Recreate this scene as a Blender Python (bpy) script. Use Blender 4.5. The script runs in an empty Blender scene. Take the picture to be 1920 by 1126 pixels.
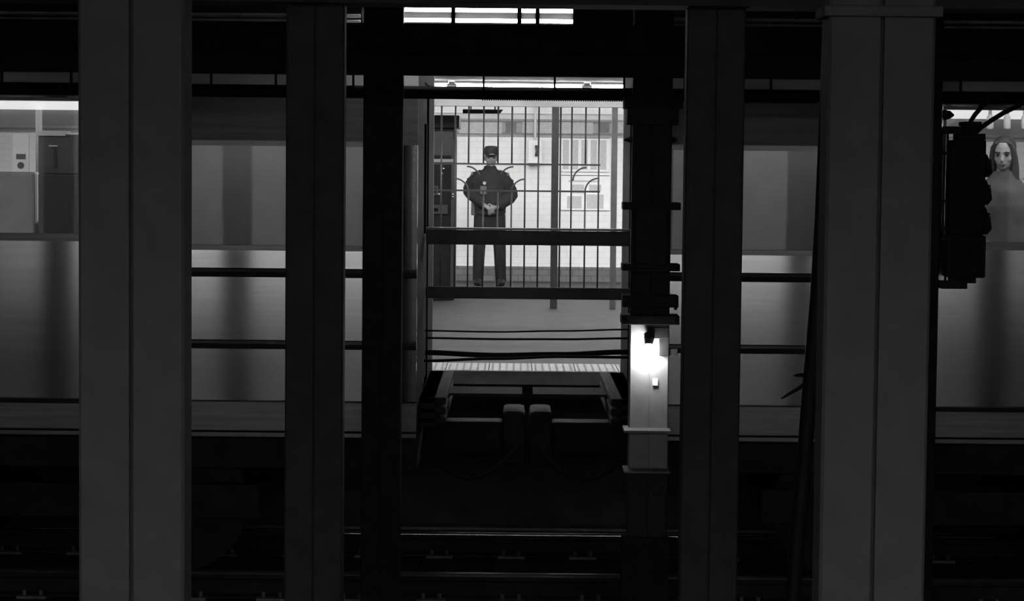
import bpy, bmesh, math, random
from mathutils import Vector, Matrix

# ------------------------------------------------------------------ camera, world, exposure
S = bpy.context.scene
F_PX = 4200.0
EYE = 1.431
PITCH = math.atan(250 / F_PX)
ROLL = 0.0098
cam_data = bpy.data.cameras.new('camera')
cam_data.sensor_width = 36.0
cam_data.lens = F_PX / 1920 * 36.0
cam_data.clip_end = 200
cam = bpy.data.objects.new('camera', cam_data)
S.collection.objects.link(cam)
CAM_R = Matrix.Rotation(math.pi / 2 - PITCH, 3, 'X') @ Matrix.Rotation(ROLL, 3, 'Z')
cam.matrix_world = Matrix.Translation((0, 0, EYE)) @ CAM_R.to_4x4()
S.camera = cam
world = bpy.data.worlds.new('world')
S.world = world
world.use_nodes = True
world.node_tree.nodes['Background'].inputs[0].default_value = (1, 1, 1, 1)
world.node_tree.nodes['Background'].inputs[1].default_value = 0.0004
S.view_settings.view_transform = 'Standard'
S.view_settings.look = 'None'
S.view_settings.gamma = 1.0
S.view_settings.exposure = 0.0
S.view_settings.use_curve_mapping = False

EDGE_LAMP, MID_LAMP, BACK_LAMP = 16.0, 26.0, 70.0   # radiance of the far platform's three rows of lamps
NEAR_LAMP = 42.0     # photographer's platform, row along the wall
ADDED_TROUGH_LAMP = 105.0   # unseen row added over the near edge to brighten the near columns downwards
CAR_LAMP, DOOR_LAMP = 0.85, 9.5   # cove and door lights inside the cars
CAB_FILL = 3.0  # unseen lamp added to lighten the cab windows
BULB = 165.0          # bare bulb on the column
TUBE = 20.0           # twin tubes under the girder


def at(px, py, Y):
    """point at depth Y that the photograph shows at (px, py)"""
    d = CAM_R @ Vector(((px - 960) / F_PX, -(py - 563) / F_PX, -1))
    return Vector((0, 0, EYE)) + d * (Y / d.y)


# ------------------------------------------------------------------ materials
MATS = {}


def mat(name, col, rough=0.6, metal=0.0, noise=0.0, scale=8.0, bump=0.0, stretch=(1, 1, 1), spec=0.5, detail=6):
    if name in MATS:
        return MATS[name]
    m = bpy.data.materials.new(name)
    m.use_nodes = True
    nt = m.node_tree
    b = nt.nodes['Principled BSDF']
    c = (col, col, col, 1)
    b.inputs['Base Color'].default_value = c
    b.inputs['Roughness'].default_value = rough
    b.inputs['Metallic'].default_value = metal
    b.inputs['Specular IOR Level'].default_value = spec
    if noise or bump:
        tc = nt.nodes.new('ShaderNodeTexCoord')
        mp = nt.nodes.new('ShaderNodeMapping')
        mp.inputs['Scale'].default_value = stretch
        nz = nt.nodes.new('ShaderNodeTexNoise')
        nz.inputs['Scale'].default_value = scale
        nz.inputs['Detail'].default_value = detail
        nt.links.new(tc.outputs['Object'], mp.inputs[0])
        nt.links.new(mp.outputs[0], nz.inputs['Vector'])
        if noise:
            r = nt.nodes.new('ShaderNodeValToRGB')
            lo, hi = col * (1 - noise), min(1, col * (1 + noise))
            r.color_ramp.elements[0].position = 0.3
            r.color_ramp.elements[1].position = 0.7
            r.color_ramp.elements[0].color = (lo, lo, lo, 1)
            r.color_ramp.elements[1].color = (hi, hi, hi, 1)
            nt.links.new(nz.outputs[0], r.inputs[0])
            nt.links.new(r.outputs[0], b.inputs['Base Color'])
        if bump:
            bp = nt.nodes.new('ShaderNodeBump')
            bp.inputs['Strength'].default_value = bump
            bp.inputs['Distance'].default_value = 0.01
            nt.links.new(nz.outputs[0], bp.inputs['Height'])
            nt.links.new(bp.outputs[0], b.inputs['Normal'])
    MATS[name] = m
    return m


def emit(name, strength, col=1.0):
    if name in MATS:
        return MATS[name]
    m = bpy.data.materials.new(name)
    m.use_nodes = True
    b = m.node_tree.nodes['Principled BSDF']
    b.inputs['Base Color'].default_value = (0.8, 0.8, 0.8, 1)
    b.inputs['Emission Color'].default_value = (col, col, col, 1)
    b.inputs['Emission Strength'].default_value = strength
    MATS[name] = m
    return m


def glass_mat():
    m = bpy.data.materials.new('window_glass')
    m.use_nodes = True
    nt = m.node_tree
    nt.nodes.clear()
    o = nt.nodes.new('ShaderNodeOutputMaterial')
    mx = nt.nodes.new('ShaderNodeMixShader')
    fr = nt.nodes.new('ShaderNodeFresnel')
    fr.inputs[0].default_value = 1.5
    t = nt.nodes.new('ShaderNodeBsdfTransparent')
    t.inputs[0].default_value = (0.9, 0.9, 0.9, 1)
    g = nt.nodes.new('ShaderNodeBsdfGlossy')
    g.inputs['Roughness'].default_value = 0.03
    nt.links.new(fr.outputs[0], mx.inputs[0])
    nt.links.new(t.outputs[0], mx.inputs[1])
    nt.links.new(g.outputs[0], mx.inputs[2])
    nt.links.new(mx.outputs[0], o.inputs[0])
    return m


def tile_mat(name, c1, c2, mortar, w, h, rough=0.25, msize=0.004):
    m = bpy.data.materials.new(name)
    m.use_nodes = True
    nt = m.node_tree
    b = nt.nodes['Principled BSDF']
    b.inputs['Roughness'].default_value = rough
    tc = nt.nodes.new('ShaderNodeTexCoord')
    sx = nt.nodes.new('ShaderNodeSeparateXYZ')
    cx = nt.nodes.new('ShaderNodeCombineXYZ')
    br = nt.nodes.new('ShaderNodeTexBrick')
    br.inputs['Scale'].default_value = 1.0
    br.inputs['Brick Width'].default_value = w
    br.inputs['Row Height'].default_value = h
    br.inputs['Mortar Size'].default_value = msize
    br.inputs['Color1'].default_value = (c1, c1, c1, 1)
    br.inputs['Color2'].default_value = (c2, c2, c2, 1)
    br.inputs['Mortar'].default_value = (mortar, mortar, mortar, 1)
    nt.links.new(tc.outputs['Object'], sx.inputs[0])
    nt.links.new(sx.outputs[0], cx.inputs[0])
    nt.links.new(sx.outputs[2], cx.inputs[1])
    nt.links.new(cx.outputs[0], br.inputs['Vector'])
    nt.links.new(br.outputs['Color'], b.inputs['Base Color'])
    return m


GLASS = glass_mat()
WALL_TILE = tile_mat('white_wall_tile', 0.80, 0.775, 0.70, 0.152, 0.076)
BASE_TILE = tile_mat('dark_base_tile', 0.16, 0.13, 0.08, 0.152, 0.076)
MOSAIC = tile_mat('mosaic_field', 0.36, 0.26, 0.25, 0.022, 0.022, 0.4, 0.003)
MOSAIC_DARK = tile_mat('mosaic_dark', 0.17, 0.11, 0.14, 0.022, 0.022, 0.4, 0.003)
MOSAIC_LIGHT = tile_mat('mosaic_light', 0.55, 0.42, 0.36, 0.022, 0.022, 0.4, 0.003)
MEDALLION = tile_mat('mosaic_medallion', 0.12, 0.07, 0.12, 0.022, 0.022, 0.4, 0.003)
STEEL = mat('brushed_steel', 0.62, 0.12, 1.0, noise=0.08, scale=3, stretch=(0.6, 1, 14))
_b = STEEL.node_tree.nodes['Principled BSDF']          # brushed along the car: reflections smear up and down
_b.inputs['Anisotropic'].default_value = 0.8
_t = STEEL.node_tree.nodes.new('ShaderNodeCombineXYZ')
_t.inputs[2].default_value = 1.0
STEEL.node_tree.links.new(_t.outputs[0], _b.inputs['Tangent'])
STEEL_DARK = mat('weathered_steel', 0.16, 0.38, 1.0, noise=0.2, scale=3, stretch=(0.6, 1, 14))
CAR_PAINT = mat('dark_car_paint', 0.17, 0.7, noise=0.2, scale=3, stretch=(0.6, 1, 14), spec=0.12)
BAR_GREY = mat('grey_rubber', 0.10, 0.7, noise=0.2, spec=0.2)
EDGE_PAINT = mat('car_roof_edge_paint', 0.55, 0.6, noise=0.3, scale=2, stretch=(0.5, 1, 1))
STEP = mat('worn_step_plate', 0.035, 0.8, noise=0.3, spec=0.05)
END_PAINT = mat('black_end_paint', 0.03, 0.7, noise=0.3, spec=0.05)
ROOF_PAINT = mat('car_roof_paint', 0.22, 0.5, noise=0.3, scale=3)
BLACK_RUBBER = mat('black_rubber', 0.02, 0.7, noise=0.3, spec=0.15)
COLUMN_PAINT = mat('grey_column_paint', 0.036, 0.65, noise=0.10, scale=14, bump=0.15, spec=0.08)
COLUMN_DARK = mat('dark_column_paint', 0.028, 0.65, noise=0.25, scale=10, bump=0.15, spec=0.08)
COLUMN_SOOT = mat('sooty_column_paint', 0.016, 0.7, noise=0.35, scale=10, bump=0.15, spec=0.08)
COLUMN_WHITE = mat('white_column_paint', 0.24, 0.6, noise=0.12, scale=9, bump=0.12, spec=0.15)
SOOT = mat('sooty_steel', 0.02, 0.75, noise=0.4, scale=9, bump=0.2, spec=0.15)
BLACK = mat('black_steel', 0.008, 0.6, noise=0.3, spec=0.1)
CONDUIT = mat('conduit_grey', 0.12, 0.45, noise=0.25)
CONDUIT_LIGHT = mat('conduit_pale', 0.45, 0.45, noise=0.25)
CONCRETE = mat('platform_concrete', 0.034, 0.6, noise=0.3, scale=3.5, bump=0.08, spec=0.14)
CONCRETE_DARK = mat('dark_concrete', 0.05, 0.85, noise=0.4, scale=4, bump=0.3)
BALLAST = mat('track_bed', 0.025, 0.9, noise=0.5, scale=20, bump=0.6)
TACTILE = mat('tactile_paint', 0.8, 0.5, noise=0.12, scale=10)
WHITE_PAINT = mat('white_paint', 0.78, 0.6, noise=0.05)
CEIL_PAINT = mat('ceiling_paint', 0.6, 0.8, noise=0.12, scale=3)
FENCE = mat('fence_iron', 0.035, 0.5, noise=0.3)
FENCE_GREY = mat('fence_post_grey', 0.11, 0.5, noise=0.2)
MACHINE = mat('machine_dark', 0.022, 0.5, noise=0.15, spec=0.2)
MACHINE_GREY = mat('machine_grey', 0.07, 0.4, noise=0.15)
CHROME = mat('chrome', 0.8, 0.08, 1.0)
RAIL = mat('rail_steel', 0.75, 0.26, 1.0, noise=0.15, scale=6, stretch=(1, 8, 1))
RAIL_SIDE = mat('rail_rust', 0.03, 0.8, noise=0.4, spec=0.1)
RAIL_SHADED = mat('rail_shaded', 0.06, 0.32, noise=0.3, scale=6, spec=0.5)  # rail steel darkened to stand in for the shade under the cars
TIE = mat('tie_wood', 0.03, 0.9, noise=0.5, scale=10, bump=0.4)
PLATE = mat('tie_plate_iron', 0.16, 0.5, 0.6, noise=0.3)
PANEL_GREY = mat('car_interior_panel', 0.42, 0.5, noise=0.06)
PANEL_MID = mat('car_far_panel', 0.24, 0.5, noise=0.08)
PANEL_DARK = mat('car_interior_dark', 0.035, 0.5, noise=0.15)
CAR_FLOOR = mat('car_floor', 0.10, 0.6)
PAPER = mat('paper_white', 0.82, 0.7, noise=0.04)
PAPER_GREY = mat('printed_grey', 0.50, 0.7, noise=0.15, scale=60)
PAPER_DARK = mat('printed_dark', 0.08, 0.7)
SKIN = mat('skin', 0.11, 0.55, noise=0.06)
SKIN_F = mat('skin_pale', 0.34, 0.5, noise=0.04)
JACKET = mat('dark_jacket', 0.013, 0.8, noise=0.35, scale=12, bump=0.5, spec=0.2)
TROUSER = mat('dark_trousers', 0.010, 0.8, noise=0.3, scale=12, bump=0.4, spec=0.2)
CAP = mat('dark_cap', 0.012, 0.8, noise=0.3)
SHOE = mat('black_shoe', 0.008, 0.5, spec=0.2)
HAIR = mat('dark_hair', 0.045, 0.5, noise=0.4, scale=40, stretch=(6, 6, 1))
COAT = mat('grey_coat', 0.09, 0.8, noise=0.25, scale=10, bump=0.4)
PALE_COAT = mat('pale_coat', 0.5, 0.8, noise=0.15, scale=6, bump=0.5)
EYE_DARK = mat('eye_dark', 0.01, 0.2)
LIP = mat('lip', 0.16, 0.5)
BADGE = mat('badge', 0.35, 0.35, 0.6)
PATCH = mat('patch', 0.05, 0.7, noise=0.4, scale=50)


# ------------------------------------------------------------------ mesh helpers
class MB:
    def __init__(self):
        self.bm = bmesh.new()

    def box(self, x0, x1, y0, y1, z0, z1, bevel=0.0):
        b = bmesh.new()
        bmesh.ops.create_cube(b, size=1)
        for v in b.verts:
            v.co = Vector(((x0 + x1) / 2 + v.co.x * (x1 - x0), (y0 + y1) / 2 + v.co.y * (y1 - y0), (z0 + z1) / 2 + v.co.z * (z1 - z0)))
        if bevel:
            bmesh.ops.bevel(b, geom=b.edges[:], offset=bevel, segments=2, affect='EDGES', profile=0.6)
        self._take(b)
        return self

    def prism(self, pts, axis, a0, a1):
        """closed outline pts (2D) swept from a0 to a1 along 'x', 'y' or 'z'"""
        def P(p, a):
            return {'x': (a, p[0], p[1]), 'y': (p[0], a, p[1]), 'z': (p[0], p[1], a)}[axis]
        b = bmesh.new()
        A = [b.verts.new(P(p, a0)) for p in pts]
        B = [b.verts.new(P(p, a1)) for p in pts]
        n = len(pts)
        b.faces.new(A)
        b.faces.new(B[::-1])
        for i in range(n):
            b.faces.new((A[i], B[i], B[(i + 1) % n], A[(i + 1) % n]))
        bmesh.ops.recalc_face_normals(b, faces=b.faces[:])
        self._take(b)
        return self

    def tube(self, pts, r, seg=12, flat=1.0):
        pts = [Vector(p) for p in pts]
        rs = r if isinstance(r, (list, tuple)) else [r] * len(pts)
        b = bmesh.new()
        rings = []
        n = None
        for i, p in enumerate(pts):
            t = (pts[min(i + 1, len(pts) - 1)] - pts[max(i - 1, 0)]).normalized()
            if n is None:
                n = t.orthogonal().normalized()
            n = (n - t * n.dot(t)).normalized()
            c = t.cross(n)
            rings.append([b.verts.new(p + (n * math.cos(a) + c * math.sin(a) * flat) * rs[i])
                          for a in [2 * math.pi * k / seg for k in range(seg)]])
        self._skin(b, rings)
        return self

    def rings(self, spec, seg=24):
        """horizontal ellipses (cx, cy, z, rx, ry) stacked"""
        b = bmesh.new()
        R = [[b.verts.new((cx + rx * math.cos(2 * math.pi * k / seg), cy + ry * math.sin(2 * math.pi * k / seg), z))
              for k in range(seg)] for cx, cy, z, rx, ry in spec]
        self._skin(b, R)
        return self

    def _skin(self, b, rings):
        seg = len(rings[0])
        b.faces.new(rings[0][::-1])
        b.faces.new(rings[-1])
        for A, B in zip(rings, rings[1:]):
            for k in range(seg):
                b.faces.new((A[k], A[(k + 1) % seg], B[(k + 1) % seg], B[k]))
        bmesh.ops.recalc_face_normals(b, faces=b.faces[:])
        self._take(b)

    def ball(self, c, rx, ry=None, rz=None, seg=16):
        b = bmesh.new()
        bmesh.ops.create_uvsphere(b, u_segments=seg, v_segments=seg // 2 + 2, radius=1)
        for v in b.verts:
            v.co = Vector((c[0] + v.co.x * rx, c[1] + v.co.y * (ry or rx), c[2] + v.co.z * (rz or rx)))
        self._take(b)
        return self

    def _take(self, b):
        me = bpy.data.meshes.new('tmp')
        b.to_mesh(me)
        b.free()
        self.bm.from_mesh(me)
        bpy.data.meshes.remove(me)

    def build(self, name, material, parent=None, smooth=False, remesh=0.0):
        me = bpy.data.meshes.new(name)
        self.bm.to_mesh(me)
        self.bm.free()
        if remesh:
            t = bpy.data.objects.new('tmp', me)
            S.collection.objects.link(t)
            md = t.modifiers.new('r', 'REMESH')
            md.mode = 'VOXEL'
            md.voxel_size = remesh
            sm = t.modifiers.new('s', 'SMOOTH')
            sm.factor = 0.5
            sm.iterations = 3
            bpy.context.view_layer.update()
            ev = t.evaluated_get(bpy.context.evaluated_depsgraph_get())
            me2 = bpy.data.meshes.new_from_object(ev)
            bpy.data.objects.remove(t)
            bpy.data.meshes.remove(me)
            me = me2
            me.name = name
            smooth = True
        if smooth:
            for p in me.polygons:
                p.use_smooth = True
        me.materials.clear()
        me.materials.append(material)
        o = bpy.data.objects.new(name, me)
        S.collection.objects.link(o)
        if parent:
            o.parent = parent
        return o


def tag(o, label, cat, group=None):
    o['label'] = label
    o['category'] = cat
    o['kind'] = 'thing'
    if group:
        o['group'] = group
    return o


def thing(name, label, cat, loc=(0, 0, 0), group=None, rz=0.0):
    o = bpy.data.objects.new(name, None)
    o.location = loc
    o.rotation_euler = (0, 0, rz)
    o.empty_display_size = 0.1
    S.collection.objects.link(o)
    return tag(o, label, cat, group)


def structure(o, label=None, cat=None):
    o['kind'] = 'structure'
    if label:
        o['label'] = label
        o['category'] = cat
    return o


def children(o):
    return [c for c in bpy.data.objects if c.parent == o]


def copy_tree(o, parent=None):
    c = o.copy()
    S.collection.objects.link(c)
    if parent:
        c.parent = parent
    for ch in children(o):
        copy_tree(ch, c)
    return c


# ------------------------------------------------------------------ levels
Y1, Y2, Y3 = 4.49, 8.37, 12.4         # the three rows of columns
YT = 12.9                              # near side of the train
YTB = 15.55                            # its far side
YE = 15.66                             # far platform edge
YF = 22.8                              # fence
YW = 28.1                              # far wall
BED = -1.22
RAIL_Z = (at(955, 1080, 13.45).z + at(955, 1000, 14.98).z) / 2 + 0.018
CEIL_FAR = 2.25
CEIL = 2.75
NEAR_EDGE = 0.75
NEAR_WALL = -3.4
HW = 11.0                              # half length of what is built

# ------------------------------------------------------------------ setting
structure(MB().box(-HW, HW, YE, YW, -0.10, 0.0).build('floor', CONCRETE),
          'grey concrete platform floor behind the tracks', 'floor')
structure(MB().box(-HW, HW, YE + 0.05, YE + 0.35, BED, -0.10).build('wall_platform_edge', CONCRETE_DARK))
structure(MB().box(-HW, HW, NEAR_EDGE, YE + 0.05, BED - 0.2, BED).build('floor_track', BALLAST))
structure(MB().box(-HW, HW, NEAR_WALL, NEAR_EDGE, BED, 0.0).build('floor_near', CONCRETE))
structure(MB().box(-HW, HW, NEAR_WALL - 0.2, NEAR_WALL, 0.0, CEIL).build('wall_near', WALL_TILE))
structure(MB().box(-HW, HW, NEAR_WALL - 0.2, YE, CEIL, CEIL + 0.2).build('ceiling', CONCRETE_DARK))
structure(MB().box(-HW, HW, YE, YW + 0.2, CEIL_FAR, CEIL + 0.2).build('ceiling_far', CEIL_PAINT))
structure(MB().box(-HW, HW, YW, YW + 0.2, 0.0, CEIL_FAR).build('wall_far', WALL_TILE),
          'white tiled wall behind the platform', 'wall')
zw = lambda py: at(960, py, YW).z
m0, m1, m2 = zw(257), zw(223), zw(215)
structure(MB().box(-HW, HW, YW - 0.012, YW, m0, m1).build('trim_1', MOSAIC))
tr = MB()
tr.box(-HW, HW, YW - 0.02, YW - 0.012, m1 - 0.05, m1 - 0.02).box(-HW, HW, YW - 0.02, YW - 0.012, m0 + 0.03, m0 + 0.06)
structure(tr.build('trim_2', MOSAIC_DARK))
structure(MB().prism([(YW, m2 + 0.02), (YW - 0.05, m2), (YW - 0.03, m1), (YW, m1)], 'x', -HW, HW).build('trim_3', WHITE_PAINT))
structure(MB().box(-HW, HW, YW - 0.015, YW, 0.0, zw(499)).build('baseboard_far', BASE_TILE))
# mosaic tablets and medallions set in the frieze
for k, (a, b) in enumerate(((861, 941), (980, 1112), (1152, 1290), (690, 845))):
    p, q = at(a, 227, YW), at(b, 252, YW)
    t = MB().box(p.x, q.x, YW - 0.024, YW - 0.012, q.z + 0.01, p.z - 0.01)
    structure(t.build('trim_%d' % (4 + k), MOSAIC_LIGHT))
for k, a in enumerate((958, 1132)):
    p, q = at(a - 10, 228, YW), at(a + 10, 249, YW)
    mm = MB().box(p.x, q.x, YW - 0.027, YW - 0.012, q.z, p.z)
    c = (p + q) / 2
    mm.tube([(c.x, YW - 0.034, c.z), (c.x, YW - 0.024, c.z)], 0.045, 16)
    structure(mm.build('trim_%d' % (8 + k), MEDALLION))
# raised lettering strokes of the tablet (too blurred to read: plain mosaic strokes)
# lintel beam above the fence, soffit edge
zf = lambda py: at(1000, py, YF).z
structure(MB().box(-HW, HW, YF - 0.06, YF + 0.10, zf(200), CEIL_FAR).build('trim_10', CEIL_PAINT))
# platform edge tactile strip with truncated domes
e0, e1 = YE - 0.01, YE + 0.60
tb = MB().box(-HW, HW, e0, YE + 0.012, -0.09, 0.004)
x = -3.0
gx0 = at(997, 690, YE + 0.3).x
k0 = [gx0 + 0.305 * i for i in range(-9, 10)]
for gx in k0:
    tb.box(gx + 0.004, gx + 0.301, YE + 0.014, e1, 0.0, 0.006)
    for i in range(6):
        for j in range(12):
            cx, cy = gx + 0.027 + i * 0.05, YE + 0.04 + j * 0.048
            tb.rings([(cx, cy, 0.005, 0.013, 0.013), (cx, cy, 0.0082, 0.007, 0.007)], 6)
structure(tb.build('trim_11', TACTILE), 'pale studded warning strip along the platform edge', 'warning strip')

# ------------------------------------------------------------------ girders
pg = at(960, 12, Y2)
structure(MB().box(-HW, HW, Y2 - 0.12, Y2 + 0.12, pg.z, pg.z + 0.03).box(-HW, HW, Y2 - 0.02, Y2 + 0.02, pg.z + 0.03, CEIL)
          .build('steel_girder', COLUMN_DARK), 'dark girder over the middle row of columns', 'girder')
a, b, c = at(960, 143, Y3).z, at(960, 122, Y3).z, at(960, 46, Y3).z
g3 = MB().box(-HW, HW, Y3 - 0.02, Y3 + 0.02, b, c).box(-HW, HW, Y3 - 0.11, Y3 + 0.11, at(960, 122, Y3).z, at(960, 104, Y3).z, 0.004)
g3.box(-HW, HW, Y3 - 0.05, Y3 + 0.05, a, b)
structure(g3.build('steel_girder', SOOT), 'sooty girder below the twin tube light', 'girder')
structure(MB().box(-HW, HW, Y1 - 0.1, Y1 + 0.1, 2.45, 2.75).build('steel_girder', COLUMN_DARK))


# ------------------------------------------------------------------ columns
def col_profile(w, d, groove=0.009, gd=0.014):
    h, g, e = w / 2, groove / 2, 0.006
    return [(-h, e), (-h + e, 0), (-g, 0), (-g, gd), (g, gd), (g, 0), (h - e, 0), (h, e),
            (h, d - e), (h - e, d), (g, d), (g, d - gd), (-g, d - gd), (-g, d), (-h + e, d), (-h, d - e)]


def column(px, Y, w, label, material, group, x=None, d=0.11):
    cx = at(px, 560, Y).x if x is None else x
    t = thing('steel_column', label, 'column', (cx, Y, BED), group)
    MB().prism(col_profile(w, d), 'z', 0.02, CEIL - BED if Y > 1 else 4).build('shaft', material, t)
    bp = MB().box(-w / 2 - 0.05, w / 2 + 0.05, -0.06, d + 0.06, 0, 0.02)
    for sx in (-1, 1):
        for sy in (-0.035, d + 0.035):
            bp.tube([(sx * (w / 2 + 0.02), sy, 0.02), (sx * (w / 2 + 0.02), sy, 0.045)], 0.014, 6)
    bp.build('base_plate', material, t)
    return t


GR1, GR2, GR3 = 'nearest row of columns', 'middle row of columns', 'farthest row of columns'
w1 = 0.213
c1l = column(246, Y1, w1, 'broad grey steel column with a centre seam at the left, nearest row', COLUMN_PAINT, GR1)
c1r = column(1645, Y1, w1, 'broad grey steel column with a ledge collar near its top, nearest row right', COLUMN_PAINT, GR1)
zt = at(1650, 22, Y1).z - BED
MB().box(-w1 / 2 - 0.012, w1 / 2 + 0.012, -0.014, 0.124, zt - 0.010, zt + 0.012, 0.004).build('collar', COLUMN_PAINT, c1r)
w2 = 0.217
column(589, Y2, w2, 'dark steel column left of the gap between the cars, middle row', COLUMN_DARK, GR2)
column(1336, Y2, w2, 'dark steel column right of the bulb lit column, middle row', COLUMN_DARK, GR2)
for xx, s in ((-2.14, 'second from the gap, beyond the left edge'), (-3.53, 'third from the gap, beyond the left edge'),
              (2.24, 'second from the gap, beyond the right edge'), (3.73, 'third from the gap, beyond the right edge')):
    column(0, Y2, w2, 'dark steel column of the middle row, ' + s, COLUMN_DARK, GR2, x=xx)
w3 = 0.219
column(716, Y3, w3, 'black sooty steel column beside the left end of the car gap', COLUMN_SOOT, GR3)
column(0, Y3, w3, 'sooty steel column hidden behind the near left column', COLUMN_SOOT, GR3, x=-2.20)
column(0, Y3, w3, 'sooty steel column carrying the signal head, behind the near right column', COLUMN_SOOT, GR3, x=2.255)

# the column with the bulb
cb = at(1219, 560, Y3).x
t = thing('steel_column', 'white painted steel column with clamps and ledges, lit by a bare bulb', 'column', (cb, Y3, BED), GR3)
zc = lambda py: at(1220, py, Y3).z - BED
zlo, zhi = zc(1006), zc(600)
zmid = zc(886)
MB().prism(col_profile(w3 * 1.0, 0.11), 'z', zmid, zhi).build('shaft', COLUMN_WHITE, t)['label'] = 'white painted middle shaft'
MB().prism(col_profile(w3 * 1.0, 0.11), 'z', zlo, zmid).build('shaded_lower_shaft', COLUMN_PAINT, t)  # darker paint stands in for the shadow below the lower ledge
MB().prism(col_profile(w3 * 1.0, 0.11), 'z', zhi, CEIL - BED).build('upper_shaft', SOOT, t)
MB().box(-w3 / 2 - 0.03, w3 / 2 + 0.012, -0.02, 0.13, 0.0, zlo, 0.004).build('column_base', COLUMN_SOOT, t)
for py, th, ov in ((807, 0.012, 0.03), (882, 0.010, 0.028)):
    l = MB()
    z = zc(py)
    l.prism([(-0.11, z), (-0.11, z + th), (0.0, z + th + 0.004), (0.11, z + th + 0.004), (0.11, z)], 'x', -w3 / 2 - ov, w3 / 2 + 0.006)
    l.build('ledge', CONDUIT, t)
for py0, py1, ov, dp in ((181, 204, 0.05, 0.07), (204, 234, 0.032, 0.05), (379, 393, 0.05, 0.06), (494, 507, 0.05, 0.06),
                         (553, 575, 0.045, 0.05), (590, 607, 0.05, 0.075)):
    z0, z1 = zc(py1), zc(py0)
    q = MB().box(-w3 / 2 - ov, w3 / 2 + ov, -dp, 0.12, z0, z1, 0.004)
    for sx in (-1, 1):
        q.tube([(sx * (w3 / 2 + ov * 0.55), -dp - 0.025, (z0 + z1) / 2), (sx * (w3 / 2 + ov * 0.55), -dp + 0.01, (z0 + z1) / 2)], 0.012, 6)
    q.build('clamp', SOOT, t)
z = zc(262)
MB().tube([(-w3 / 2 - 0.045, 0.04, z), (-w3 / 2 - 0.01, 0.04, z), (w3 / 2 + 0.01, 0.04, z), (w3 / 2 + 0.03, 0.04, z)], [0.004, 0.017, 0.017, 0.008], 8).build('cross_pin', SOOT, t)
z = zc(563)
MB().box(w3 / 2, w3 / 2 + 0.045, -0.01, 0.02, z - 0.008, z + 0.008).box(w3 / 2 + 0.025, w3 / 2 + 0.04, -0.01, 0.02, z - 0.05, z + 0.03).build('bracket', SOOT, t)
MB().box(-0.085, 0.085, -0.045, 0.0, zc(505), zc(383), 0.006).build('junction_box', COLUMN_DARK, t)
z = zc(716)
MB().box(0.02, 0.05, -0.008, 0.0, z - 0.02, z + 0.02, 0.003).build('tag_plate', WHITE_PAINT, t)

# bare bulb lamp on that column
pb = at(1216, 656, Y3 - 0.064)
t = thing('tunnel_lamp', 'bare glowing bulb in a dark socket on the white painted column', 'lamp', pb)
sk = MB()
sk.box(-0.006, 0.115, 0.02, 0.062, 0.062, 0.125, 0.004).box(0.06, 0.115, 0.03, 0.062, -0.035, 0.07, 0.004)
sk.build('housing', SOOT, t)
MB().box(0.105, 0.165, 0.035, 0.058, -0.032, 0.006, 0.003).build('bracket', SOOT, t)
MB().tube([(0.005, 0.03, 0.085), (0.003, 0.012, 0.06), (0, 0, 0.03)], [0.03, 0.028, 0.022], 16).build('socket', SOOT, t)
MB().rings([(0, 0, 0.04, 0.014, 0.014), (0, 0, 0.025, 0.026, 0.026), (0, 0, 0.0, 0.036, 0.036), (0, 0, -0.022, 0.03, 0.03), (0, 0, -0.036, 0.012, 0.012)], 20).build('bulb', emit('bulb_glow', BULB), t, True)

# ------------------------------------------------------------------ pipes, conduits, twin tube light
for i, (py, lab) in enumerate(((33, 'uppermost'), (44, 'second from top'), (54, 'third from top'), (64, 'lowest'))):
    for s, (xa, xb, side) in enumerate(((-HW, -0.86, 'left of'), (0.66, HW, 'right of'))):
        p = at(960, py, Y3 + 0.16)
        o = MB().tube([(xa, Y3 + 0.16, p.z), (xb, Y3 + 0.16, p.z)], 0.011, 8).build('conduit', CONDUIT_LIGHT, None, True)
        tag(o, 'thin grey conduit %s the twin tube light, %s of four' % (side, lab), 'conduit', 'conduits along the girder')
p0, p1 = at(688, 17, Y3 + 0.22), at(1074, 20, Y3 + 0.22)
t = thing('twin_tube_light', 'twin tube fluorescent light glowing under the tunnel roof', 'light', ((p0.x + p1.x) / 2, Y3 + 0.22, p0.z))
hl = (p1.x - p0.x) / 2
dz = at(960, 38, Y3 + 0.22).z - at(960, 18.5, Y3 + 0.22).z
MB().prism([(0.0, dz * 0.25), (0.03, 0.012), (0.09, 0.02), (0.09, dz - 0.05), (0.03, dz * 0.8)], 'x', -hl - 0.03, hl + 0.34).build('housing', COLUMN_DARK, t)
for zz, e in ((0.0, 0.0), (dz, 0.02)):
    MB().tube([(-hl, 0.0, zz), (hl + e * 0, 0.0, zz)], 0.011, 12).build('tube', emit('tube_glow', TUBE), t, True)
for px in (850, 974, 1008):
    bx = at(px, 20, Y3 + 0.22).x - (p0.x + p1.x) / 2
    MB().box(bx - 0.012, bx + 0.012, -0.016, 0.03, dz - 0.018, 0.018, 0.003).build('clip', BLACK, t)
for u in (-0.7, 0.8):
    MB().box(u * hl - 0.008, u * hl + 0.008, 0.05, 0.066, 0.0, CEIL - p0.z).build('hanger', BLACK, t)
MB().box(hl + 0.0, hl + 0.035, -0.02, 0.04, dz - 0.02, 0.02, 0.003).build('end_cap', BLACK, t)

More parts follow.
